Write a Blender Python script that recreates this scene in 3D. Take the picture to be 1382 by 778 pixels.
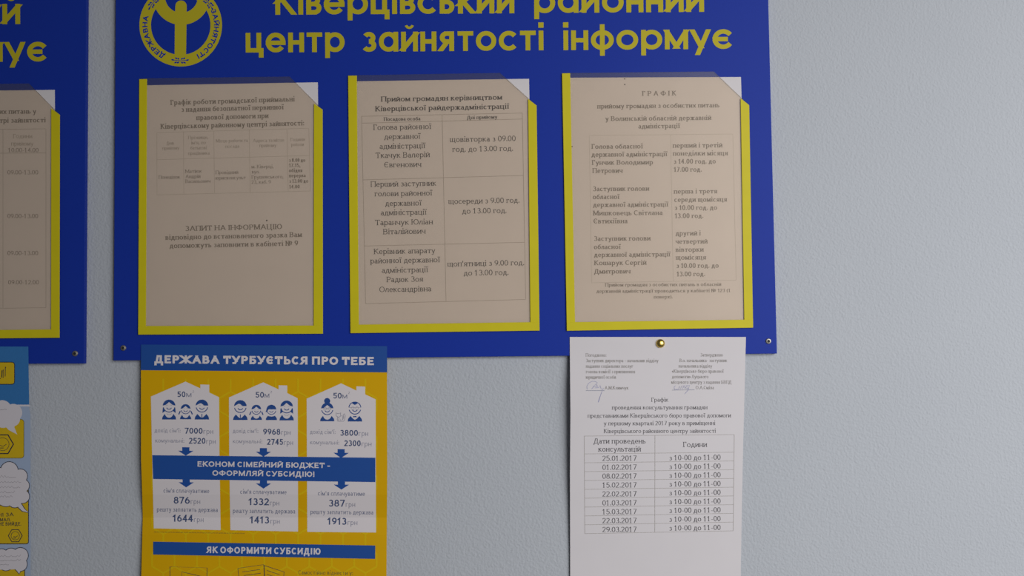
import bpy, bmesh, math, random
from mathutils import Matrix, Vector
from mathutils.geometry import tessellate_polygon
from math import sin, cos, pi, radians as R

for o in list(bpy.data.objects):
    bpy.data.objects.remove(o)
random.seed(4)
SC = bpy.context.scene
COL = SC.collection

# ---------------------------------------------------------------- camera
IMG_W, IMG_H, FPX, DIST = 1382.0, 778.0, 1300.0, 1.157
def cam_basis(yaw, pitch, roll):
    f = Vector((sin(yaw)*cos(pitch), cos(yaw)*cos(pitch), sin(pitch)))
    r0 = f.cross(Vector((0, 0, 1))).normalized(); u0 = r0.cross(f)
    return f, cos(roll)*r0 + sin(roll)*u0, -sin(roll)*r0 + cos(roll)*u0
CF, CR, CU = cam_basis(R(.763), R(2.441), R(-.670))
EYE = Vector((0, -DIST, 1.50))
cd = bpy.data.cameras.new('camera'); cam = bpy.data.objects.new('camera', cd); COL.objects.link(cam)
cd.sensor_width = 36; cd.lens = 36*FPX/IMG_W; cd.clip_start = .01
cd.dof.use_dof = True; cd.dof.focus_distance = 1.05; cd.dof.aperture_fstop = 9.0     # the picture is a touch out of focus
cam.matrix_world = Matrix(((CR.x, CU.x, -CF.x, EYE.x), (CR.y, CU.y, -CF.y, EYE.y), (CR.z, CU.z, -CF.z, EYE.z), (0, 0, 0, 1)))
SC.camera = cam

# ---------------------------------------------------------------- light
SC.view_settings.view_transform = 'Standard'; SC.view_settings.look = 'None'
SC.view_settings.gamma = 1; SC.view_settings.use_curve_mapping = False
SC.view_settings.exposure = 0.0
wd = bpy.data.worlds.new('world'); SC.world = wd; wd.use_nodes = True
bg = wd.node_tree.nodes['Background']; bg.inputs[0].default_value = (1.0, .985, 1.0, 1); bg.inputs[1].default_value = .075
ld = bpy.data.lights.new('window_daylight', 'AREA'); ld.shape = 'RECTANGLE'; ld.size = 2.1; ld.size_y = 1.7
ld.energy = 16.9; ld.spread = R(84); ld.color = (1.0, .985, .97)
lo = bpy.data.objects.new('window_daylight', ld); COL.objects.link(lo)
lo.location = (1.6, -1.9, 1.80)
lo.rotation_euler = (Vector((.82, 0, 1.34)) - Vector(lo.location)).to_track_quat('-Z', 'Y').to_euler()

# ---------------------------------------------------------------- materials
def srgb(r, g, b):
    f = lambda c: (c/255/12.92) if c/255 <= .04045 else ((c/255+.055)/1.055)**2.4
    return (f(r), f(g), f(b), 1)
def mat(name, col, rough=.6, metal=0, spec=.3, grain=0, gscale=300, bump=0, bscale=400):
    m = bpy.data.materials.new(name); m.use_nodes = True
    nt = m.node_tree; p = nt.nodes['Principled BSDF']
    p.inputs['Base Color'].default_value = col
    p.inputs['Roughness'].default_value = rough; p.inputs['Metallic'].default_value = metal
    p.inputs['Specular IOR Level'].default_value = spec
    tc = None
    if grain or bump:
        tc = nt.nodes.new('ShaderNodeTexCoord')
    if grain:
        n = nt.nodes.new('ShaderNodeTexNoise'); n.inputs['Scale'].default_value = gscale; n.inputs['Detail'].default_value = 3
        nt.links.new(tc.outputs['Object'], n.inputs['Vector'])
        mx = nt.nodes.new('ShaderNodeMix'); mx.data_type = 'RGBA'
        mx.inputs[6].default_value = tuple(c*(1-grain) for c in col[:3])+(1,)
        mx.inputs[7].default_value = tuple(min(1, c*(1+grain)) for c in col[:3])+(1,)
        nt.links.new(n.outputs['Fac'], mx.inputs[0]); nt.links.new(mx.outputs[2], p.inputs['Base Color'])
    if bump:
        n2 = nt.nodes.new('ShaderNodeTexNoise'); n2.inputs['Scale'].default_value = bscale; n2.inputs['Detail'].default_value = 2
        nt.links.new(tc.outputs['Object'], n2.inputs['Vector'])
        b = nt.nodes.new('ShaderNodeBump'); b.inputs['Strength'].default_value = bump; b.inputs['Distance'].default_value = .002
        nt.links.new(n2.outputs['Fac'], b.inputs['Height']); nt.links.new(b.outputs[0], p.inputs['Normal'])
    return m

def wall_material():
    m = bpy.data.materials.new('pale_blue_stucco'); m.use_nodes = True
    nt = m.node_tree; p = nt.nodes['Principled BSDF']; L = nt.links.new
    p.inputs['Roughness'].default_value = .75; p.inputs['Specular IOR Level'].default_value = .2
    tc = nt.nodes.new('ShaderNodeTexCoord')
    a = nt.nodes.new('ShaderNodeTexNoise'); a.inputs['Scale'].default_value = 380; a.inputs['Detail'].default_value = 3; a.inputs['Roughness'].default_value = .55
    v = nt.nodes.new('ShaderNodeTexVoronoi'); v.feature = 'SMOOTH_F1'; v.inputs['Scale'].default_value = 300; v.inputs['Randomness'].default_value = 1
    big = nt.nodes.new('ShaderNodeTexNoise'); big.inputs['Scale'].default_value = 7; big.inputs['Detail'].default_value = 2
    for n in (a, v, big): L(tc.outputs['Object'], n.inputs['Vector'])
    mm = nt.nodes.new('ShaderNodeMath'); mm.operation = 'MULTIPLY_ADD'; mm.inputs[1].default_value = -.45
    L(v.outputs['Distance'], mm.inputs[0]); L(a.outputs['Fac'], mm.inputs[2])
    b = nt.nodes.new('ShaderNodeBump'); b.inputs['Strength'].default_value = .75; b.inputs['Distance'].default_value = .0011
    L(mm.outputs[0], b.inputs['Height']); L(b.outputs[0], p.inputs['Normal'])
    mx = nt.nodes.new('ShaderNodeMix'); mx.data_type = 'RGBA'
    mx.inputs[6].default_value = WALL_A; mx.inputs[7].default_value = WALL_B
    L(big.outputs['Fac'], mx.inputs[0]); L(mx.outputs[2], p.inputs['Base Color'])
    return m
WALL_A = (.455, .486, .535, 1); WALL_B = (.482, .512, .560, 1)

def plate_material():
    m = bpy.data.materials.new('yellowed_clear_plastic'); m.use_nodes = True
    nt = m.node_tree; nt.nodes.clear(); L = nt.links.new
    out = nt.nodes.new('ShaderNodeOutputMaterial')
    tr = nt.nodes.new('ShaderNodeBsdfTransparent'); tr.inputs[0].default_value = (.950, .912, .860, 1)
    df = nt.nodes.new('ShaderNodeBsdfDiffuse'); df.inputs[0].default_value = (.62, .61, .57, 1)
    gl = nt.nodes.new('ShaderNodeBsdfGlossy'); gl.inputs['Roughness'].default_value = .3
    lw = nt.nodes.new('ShaderNodeFresnel'); lw.inputs[0].default_value = 1.22
    m1 = nt.nodes.new('ShaderNodeMixShader'); m1.inputs[0].default_value = .034
    m2 = nt.nodes.new('ShaderNodeMixShader')
    L(tr.outputs[0], m1.inputs[1]); L(df.outputs[0], m1.inputs[2])
    L(lw.outputs[0], m2.inputs[0]); L(m1.outputs[0], m2.inputs[1]); L(gl.outputs[0], m2.inputs[2]); L(m2.outputs[0], out.inputs[0])
    return m

M = {
 'wall': wall_material(),
 'board': mat('royal_blue_board', (.010, .036, .340, 1), .45, spec=.10, grain=.10, gscale=900),
 'title': mat('yellow_vinyl', (.510, .440, .022, 1), .5, spec=.15),
 'strip': mat('yellow_edge_strip', (.620, .540, .012, 1), .45, spec=.18, grain=.05, gscale=60),
 'plate': plate_material(),
 'paper': mat('office_paper', (.68, .655, .685, 1), .85, spec=.1, grain=.02, gscale=40),
 'oldpaper': mat('older_office_paper', (.69, .665, .69, 1), .85, spec=.1, grain=.03, gscale=25),
 'ink': mat('black_print', (.10, .095, .105, 1), .8, spec=.1),
 'ink2': mat('grey_print', (.26, .24, .23, 1), .8, spec=.1),
 'ink3': mat('faint_grey_print', (.40, .375, .36, 1), .8, spec=.1),
 'faint': mat('faint_table_rule', (.50, .475, .455, 1), .8, spec=.1),
 'line': mat('thin_grey_rule', (.50, .48, .49, 1), .8, spec=.1),
 'pen': mat('blue_pen_ink', (.30, .31, .52, 1), .7, spec=.1),
 'pyellow': mat('poster_yellow', (.690, .395, .002, 1), .5, spec=.12, grain=.04, gscale=30),
 'phex': mat('poster_light_yellow', (.690, .465, .004, 1), .5, spec=.12),
 'pblue': mat('poster_blue', (.012, .075, .330, 1), .5, spec=.3, grain=.06, gscale=700),
 'pwhite': mat('poster_white', (.70, .66, .69, 1), .6, spec=.15),
 'pnavy': mat('poster_navy_print', (.020, .070, .270, 1), .6, spec=.2),
 'pdark': mat('poster_dark_figures', (.055, .085, .190, 1), .6, spec=.2),
 'pgrey': mat('poster_grey_print', (.285, .290, .370, 1), .6, spec=.2),
 'pmid': mat('poster_slate_print', (.170, .190, .290, 1), .6, spec=.2),
 'polive': mat('poster_olive_print', (.200, .160, .030, 1), .6, spec=.2),
 'pline': mat('poster_drawn_line', (.085, .070, .050, 1), .6, spec=.2),
 'csky': mat('comic_blue', (.036, .175, .450, 1), .5, spec=.3, grain=.08, gscale=500),
 'cpale': mat('comic_pale_blue', (.350, .440, .610, 1), .5, spec=.3, grain=.04, gscale=300),
 'cwhite': mat('comic_white', (.66, .63, .68, 1), .55, spec=.3),
 'cyellow': mat('comic_yellow', (.640, .440, .010, 1), .5, spec=.3, grain=.05, gscale=200),
 'cline': mat('comic_black_line', (.030, .030, .050, 1), .6, spec=.2),
 'ctext': mat('comic_grey_print', (.33, .31, .34, 1), .6, spec=.2),
 'brass': mat('brass', (.80, .58, .16, 1), .28, metal=1),
 'steel': mat('screw_steel', (.42, .40, .36, 1), .5, metal=1),
 'socket': mat('dark_screw_recess', (.02, .02, .022, 1), .6),
}

# ---------------------------------------------------------------- from a place on the wall in the photograph to metres
def P(px, py, h):
    d = CF + CR*((px-IMG_W/2)/FPX) - CU*((py-IMG_H/2)/FPX)
    return EYE + d*((DIST-h)/d.y)          # the wall is the plane y = 0, h metres in front of it
def const(h): return lambda x, y: h

class Sheet:
    """collects flat shapes as (x, y, lift in mm) and lays them on a surface of height hf(x, y) before the wall"""
    def __init__(s): s.bm = bmesh.new(); s.mats = []; s.n = 0
    def mi(s, m):
        if m not in s.mats: s.mats.append(m)
        return s.mats.index(m)
    # every stroke lies a hair above the one before it, as layers of ink do, so no two faces share a plane
    def face(s, pts, m, lift):
        i = s.mi(m); z = lift*2+(s.n % 24)*.002 if lift else 0.0
        vs = [s.bm.verts.new((x, y, z)) for x, y in pts]
        if len(vs) <= 4:
            s.bm.faces.new(vs).material_index = i
        else:
            for tri in tessellate_polygon([[Vector((x, y, 0)) for x, y in pts]]):
                try: s.bm.faces.new([vs[k] for k in tri]).material_index = i
                except ValueError: pass
    def poly(s, pts, m, lift=0.0):
        s.face(pts, m, lift); s.n += 1
    def strip(s, A, B, m, lift=0.0, closed=False):
        n = len(A)
        for k in range(n if closed else n-1):
            j = (k+1) % n; s.face([A[k], A[j], B[j], B[k]], m, lift)
        s.n += 1
    def holed(s, outer, inner, m, lift=0.0): s.strip(outer, inner, m, lift, True)
    def rect(s, x0, y0, x1, y1, m, lift=0.0): s.poly([(x0, y0), (x1, y0), (x1, y1), (x0, y1)], m, lift)
    def line(s, pts, w, m, lift=0.0, closed=False, w1=None):
        s.ribbon(pts, [w if w1 is None else w+(w1-w)*k/max(1, len(pts)-1) for k in range(len(pts))], m, lift, closed)
    def ribbon(s, pts, ws, m, lift=0.0, closed=False):
        n = len(pts); A = []; B = []
        for k in range(n):
            a = pts[k-1] if (k > 0 or closed) else pts[k]
            b = pts[(k+1) % n] if (k < n-1 or closed) else pts[k]
            dx, dy = b[0]-a[0], b[1]-a[1]; l = math.hypot(dx, dy) or 1
            nx, ny = -dy/l*ws[k]/2, dx/l*ws[k]/2
            A.append((pts[k][0]+nx, pts[k][1]+ny)); B.append((pts[k][0]-nx, pts[k][1]-ny))
        s.strip(A, B, m, lift, closed)
    def seg(s, a, b, w, m, lift=0.0): s.line([a, b], w, m, lift)
    def build(s, name, hf, parent=None, cut=None, thick=0.0):
        bm = s.bm
        if cut:
            for axis, vals in cut:
                for v in vals:
                    bmesh.ops.bisect_plane(bm, geom=bm.verts[:]+bm.edges[:]+bm.faces[:], dist=1e-5,
                        plane_co=(v, 0, 0) if axis == 'x' else (0, v, 0), plane_no=(1, 0, 0) if axis == 'x' else (0, 1, 0))
        for v in bm.verts: v.co = P(v.co.x, v.co.y, hf(v.co.x, v.co.y) + v.co.z/1000)
        for f in bm.faces:
            f.normal_update()
            if f.normal.y > 0: f.normal_flip()
        if thick:
            r = bmesh.ops.extrude_face_region(bm, geom=bm.faces[:])
            for v in r['geom']:
                if isinstance(v, bmesh.types.BMVert): pass
            moved = [v for v in r['geom'] if isinstance(v, bmesh.types.BMVert)]
            ff = [f for f in r['geom'] if isinstance(f, bmesh.types.BMFace)]
            for v in moved: v.co.y -= thick
            bmesh.ops.recalc_face_normals(bm, faces=bm.faces[:])
        return finish(name, bm, s.mats, parent)

def finish(name, bm, mats, parent=None, smooth=False):
    me = bpy.data.meshes.new(name); bm.to_mesh(me); bm.free()
    for k in mats: me.materials.append(M[k])
    if smooth:
        for p in me.polygons: p.use_smooth = True
    o = bpy.data.objects.new(name, me); COL.objects.link(o)
    if parent is not None:
        o.parent = parent; o.matrix_parent_inverse = Matrix.Translation(-Vector(parent.location))
        # keep a clean local transform: the mesh is stored relative to its thing
        o.matrix_parent_inverse = Matrix.Identity(4)
        me.transform(Matrix.Translation(-world_loc(parent)))
    return o
def world_loc(o):
    l = Vector(o.location)
    while o.parent: o = o.parent; l = l + Vector(o.location)
    return l
def thing(name, label, cat, loc, group=None):
    o = bpy.data.objects.new(name, None); COL.objects.link(o); o.location = loc
    o.empty_display_size = .02
    return tag(o, label, cat, group)
def tag(o, label, cat, group=None):
    o['label'] = label; o['category'] = cat
    if group: o['group'] = group
    return o
def solid(name, m, quad, h0, h1, parent=None, bevel=0.0):
    """a slab with its back at h0 and its face at h1 before the wall; quad are the corners of its face"""
    bm = bmesh.new()
    top = [bm.verts.new(P(x, y, h1)) for x, y in quad]
    bot = [bm.verts.new((v.co.x, -h0, v.co.z)) for v in top]
    n = len(quad)
    bm.faces.new(top); bm.faces.new(bot[::-1])
    for k in range(n):
        j = (k+1) % n; bm.faces.new((top[j], top[k], bot[k], bot[j]))
    bmesh.ops.recalc_face_normals(bm, faces=bm.faces[:])
    if bevel:
        ed = [e for e in bm.edges if all(v in top for v in e.verts)]
        bmesh.ops.bevel(bm, geom=ed, offset=bevel, segments=2, affect='EDGES', profile=.5)
    return finish(name, bm, [m], parent)

# ---------------------------------------------------------------- lettering: pen strokes laid as ribbons
def Ls(*a): return ('L',)+a
def El(cx, cy, rx, ry, a0=0, a1=360): return ('A', cx, cy, rx, ry, a0, a1)
def stem(x, f='s', y0=0, y1=1): return ('L', x, y0, x, y1, f)
def dot(x, y): return ('D', x, y)
def breve(x, y): return El(x, y+.14, .17, .14, 190, 350)
def shapes():
    g = {}
    g['а'] = (.60, [Ls(.52, 0, .52, .72, 'b'), El(.27, .72, .25, .28, 0, 150), El(.26, .28, .26, .28)])
    g['б'] = (.76, [El(.38, .48, .38, .48), El(.62, .45, .62, .85, 180, 105), Ls(.46, 1.30, .70, 1.42)])
    g['в'] = (.66, [stem(.06), Ls(.06, 1, .32, 1), El(.32, .765, .24, .235, -90, 90), Ls(.06, .53, .36, .53), El(.36, .265, .28, .265, -90, 90), Ls(.06, 0, .36, 0)])
    g['г'] = (.54, [stem(.06), Ls(.06, 1, .52, 1), Ls(.52, 1, .52, .82)])
    g['д'] = (.80, [Ls(.0, 0, .80, 0), Ls(.0, 0, .0, -.26), Ls(.80, 0, .80, -.26), Ls(.12, 0, .28, 1), stem(.64, ''), Ls(.28, 1, .64, 1)])
    g['е'] = (.70, [El(.35, .5, .35, .5, 0, 318), Ls(.02, .5, .70, .5)])
    g['є'] = (.66, [El(.35, .5, .35, .5, 42, 318), Ls(.02, .5, .52, .5)])
    g['ж'] = (1.10, [stem(.55), Ls(.55, .5, .02, 1), Ls(.55, .5, 1.08, 1), Ls(.55, .5, .0, 0), Ls(.55, .5, 1.10, 0)])
    g['з'] = (.56, [El(.26, .765, .25, .235, 150, -90), El(.26, .265, .30, .265, 90, -150)])
    g['и'] = (.76, [stem(.04), stem(.72), Ls(.04, .06, .72, .94)])
    g['й'] = (.76, g['и'][1]+[breve(.38, 1.22)])
    g['і'] = (.16, [stem(.08), dot(.08, 1.40)])
    g['ї'] = (.30, [stem(.15), dot(-.03, 1.36), dot(.33, 1.36)])
    g['к'] = (.72, [stem(.06), Ls(.08, .48, .62, 1), Ls(.24, .58, .70, 0)])
    g['л'] = (.72, [Ls(.02, 0, .24, 1), Ls(.24, 1, .66, 1), stem(.66, 'b')])
    g['м'] = (.94, [stem(.04), stem(.90), Ls(.06, 1, .47, .06), Ls(.88, 1, .47, .06)])
    g['н'] = (.76, [stem(.04), stem(.72), Ls(.04, .5, .72, .5)])
    g['о'] = (.78, [El(.39, .5, .39, .5)])
    g['п'] = (.76, [stem(.04), stem(.72), Ls(.04, 1, .72, 1)])
    g['р'] = (.76, [('L', .06, -.46, .06, 1, 's'), El(.40, .5, .36, .5)])
    g['с'] = (.66, [El(.35, .5, .35, .5, 42, 318)])
    g['т'] = (.68, [stem(.34, 'b'), Ls(.0, 1, .68, 1), Ls(.0, 1, .0, .84), Ls(.68, 1, .68, .84)])
    g['у'] = (.72, [Ls(.02, 1, .38, .06), Ls(.70, 1, .26, -.38), El(.12, -.34, .12, .12, 200, 330)])
    g['ф'] = (1.04, [('L', .52, -.46, .52, 1.42, 's'), El(.52, .5, .52, .5)])
    g['х'] = (.70, [Ls(.02, 1, .68, 0), Ls(.68, 1, .02, 0)])
    g['ц'] = (.82, [stem(.04, 't'), stem(.68, 't'), Ls(.04, 0, .80, 0), Ls(.80, 0, .80, -.26)])
    g['ч'] = (.70, [stem(.66), El(.34, .75, .32, .35, 180, 270), Ls(.02, .74, .02, 1), Ls(.34, .40, .66, .46)])
    g['ш'] = (1.10, [stem(.04, 't'), stem(.55, 't'), stem(1.06, 't'), Ls(.04, 0, 1.06, 0)])
    g['щ'] = (1.18, g['ш'][1]+[Ls(1.06, 0, 1.18, 0), Ls(1.18, 0, 1.18, -.26)])
    g['ь'] = (.62, [stem(.06), Ls(.06, .56, .34, .56), El(.34, .28, .27, .28, -90, 90), Ls(.06, 0, .34, 0)])
    g['ю'] = (1.08, [stem(.04), Ls(.04, .5, .36, .5), El(.72, .5, .36, .5)])
    g['я'] = (.68, [stem(.62), El(.32, .74, .27, .26, 90, 270), Ls(.32, 1, .62, 1), Ls(.32, .48, .62, .48), Ls(.36, .48, .02, 0)])
    U = {}
    wide = {'Г': .9, 'З': .95, 'К': .98, 'П': 1.0, 'О': 1.02, 'Х': 1.0}
    for lo_, up in zip('вгдезийклмнопстхцчшщьюяєж', 'ВГДЕЗИЙКЛМНОПСТХЦЧШЩЬЮЯЄЖ'):
        w, st = g[lo_]; k = wide.get(up, .98)
        U[up] = (w*k, [tuple([q[0], q[1]*k]+list(q[2:])) if q[0] != 'L' else ('L', q[1]*k, q[2], q[3]*k)+tuple(q[4:]) for q in st])
        if up in 'ОСЄЮЗЯВЬ':
            U[up] = (w*k, [(('A', q[1]*k, q[2], q[3]*k)+tuple(q[4:])) if q[0] == 'A' else ('L', q[1]*k, q[2], q[3]*k)+tuple(q[4:]) for q in st])
    U['А'] = (.80, [Ls(.02, 0, .40, 1), Ls(.78, 0, .40, 1), Ls(.16, .34, .64, .34)])
    U['Б'] = (.62, [stem(.06), Ls(.06, 1, .54, 1), Ls(.06, .56, .34, .56), El(.34, .28, .27, .28, -90, 90), Ls(.06, 0, .34, 0)])
    U['Е'] = (.58, [stem(.06), Ls(.06, 1, .56, 1), Ls(.06, .52, .48, .52), Ls(.06, 0, .58, 0)])
    U['І'] = (.14, [stem(.07)])
    U['Ї'] = (.30, [stem(.15), dot(-.02, 1.25), dot(.32, 1.25)])
    U['Р'] = (.60, [stem(.06), Ls(.06, 1, .32, 1), El(.32, .73, .27, .27, -90, 90), Ls(.06, .46, .32, .46)])
    U['У'] = (.70, [Ls(.02, 1, .38, .34), Ls(.70, 1, .24, 0), Ls(.24, 0, .08, .0)])
    U['Ф'] = (.94, [stem(.47), El(.47, .52, .47, .33)])
    U['Й'] = (U['И'][0], U['И'][1]+[El(.37, 1.27, .16, .12, 190, 350)])
    for d, q in {
        '0': (.50, [El(.25, .5, .25, .5)]),
        '1': (.34, [Ls(.20, 0, .20, 1, 'b'), Ls(.02, .80, .20, 1)]),
        '2': (.48, [El(.23, .73, .23, .27, 165, -35), Ls(.42, .58, .0, 0), Ls(.0, 0, .48, 0)]),
        '3': (.48, [El(.22, .76, .21, .24, 150, -90), El(.22, .265, .25, .265, 90, -150)]),
        '4': (.52, [Ls(.38, 0, .38, 1), Ls(.38, 1, .0, .30), Ls(.0, .30, .52, .30)]),
        '5': (.48, [Ls(.06, 1, .44, 1), Ls(.06, 1, .04, .58), El(.21, .31, .26, .31, 130, -150)]),
        '6': (.50, [El(.25, .30, .25, .30), El(.52, .30, .52, .70, 180, 105)]),
        '7': (.48, [Ls(.0, 1, .48, 1), Ls(.48, 1, .16, 0)]),
        '8': (.50, [El(.25, .76, .20, .24), El(.25, .265, .25, .265)]),
        '9': (.50, [El(.25, .70, .25, .30), El(-.02, .70, .52, .70, 0, -75)]),
        '.': (.06, [dot(.03, .05)]), ',': (.08, [dot(.04, .05), Ls(.05, .0, .0, -.18)]), ':': (.06, [dot(.03, .08), dot(.03, .58)]),
        '-': (.26, [Ls(.0, .34, .26, .34)]), '–': (.50, [Ls(.0, .34, .50, .34)]), '!': (.10, [Ls(.05, .36, .05, 1), dot(.05, .05)]),
        "'": (.06, [Ls(.03, .72, .03, 1)]), '(': (.20, [El(.26, .4, .26, .62, 118, 242)]), ')': (.20, [El(-.06, .4, .26, .62, -62, 62)]),
        '«': (.34, [Ls(.16, .6, .0, .35), Ls(.0, .35, .16, .1), Ls(.34, .6, .18, .35), Ls(.18, .35, .34, .1)]),
        '»': (.34, [Ls(.0, .6, .16, .35), Ls(.16, .35, .0, .1), Ls(.18, .6, .34, .35), Ls(.34, .35, .18, .1)]),
        '№': (1.15, [stem(.04), stem(.60), Ls(.04, 1, .60, 0), El(.95, .62, .18, .24), Ls(.77, .2, 1.13, .2)]),
    }.items(): U[d] = q
    return g, U
LC, UC = shapes()
# round display letters of the board title: single-storey a, no spurs
GEO = dict(LC)
GEO['а'] = (.90, [stem(.88, ''), El(.44, .5, .44, .5)])
GEO['е'] = (.92, [El(.46, .5, .46, .5, 0, 325), Ls(.0, .48, .92, .48)])
GEO['є'] = (.84, [El(.46, .5, .46, .5, 35, 325), Ls(.0, .5, .58, .5)])
GEO['о'] = (.94, [El(.47, .5, .47, .5)])
GEO['с'] = (.84, [El(.46, .5, .46, .5, 40, 320)])
GEO['р'] = (.92, [('L', .02, -.30, .02, 1, ''), El(.47, .5, .45, .5)])
GEO['ф'] = (1.00, [('L', .50, -.30, .50, 1.30, ''), El(.50, .5, .50, .5)])
GEO['у'] = (.80, [Ls(.0, 1, .42, .06), Ls(.80, 1, .29, -.30)])
GEO['м'] = (1.02, [stem(.0), stem(1.02), Ls(.0, 1, .51, .04), Ls(1.02, 1, .51, .04)])
GEO['т'] = (.66, [stem(.33, ''), Ls(.0, 1, .66, 1)])
GEO['г'] = (.5, [stem(.02), Ls(.02, 1, .5, 1)])
GEO['і'] = (.04, [stem(.02), dot(.02, 1.28)])
GEO['н'] = (.68, [stem(.0), stem(.68), Ls(.0, .5, .68, .5)])
GEO['и'] = (.72, [stem(.0), stem(.72), Ls(.0, .04, .72, .96)])
GEO['й'] = (.72, GEO['и'][1]+[El(.36, 1.48, .20, .17, 195, 345)+(.55,)])
GEO['в'] = (.58, [stem(.0), Ls(.0, 1, .28, 1), El(.28, .765, .24, .235, -90, 90), Ls(.0, .53, .32, .53), El(.32, .265, .28, .265, -90, 90), Ls(.0, 0, .32, 0)])
GEO['ь'] = (.56, [stem(.0), Ls(.0, .60, .28, .60), El(.28, .30, .28, .30, -90, 90), Ls(.0, 0, .28, 0)])
GEO['ц'] = (.78, [stem(.0), stem(.66), Ls(.0, 0, .80, 0), Ls(.80, 0, .80, -.26)])
SANS = dict(LC)
for k in 'гт':
    SANS[k] = (LC[k][0], [q for q in LC[k][1] if not (q[0] == 'L' and abs(q[1]-q[3]) < .001 and abs(q[2]-q[4]) < .3)])
FONTS = {  # lowercase shapes, thick and thin as a share of the cap height, x-height share, serifs, side bearing
 'serif': (LC, .130, .078, .69, True, .045), 'serifbold': (LC, .205, .092, .69, True, .040),
 'geo': (GEO, .180, .165, .74, False, .048), 'sans': (SANS, .115, .10, .73, False, .06), 'sansbold': (SANS, .18, .15, .73, False, .06),
 'heavy': (SANS, .285, .225, .73, False, .055), 'heavy2': (SANS, .225, .19, .73, False, .065),
}
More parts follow.
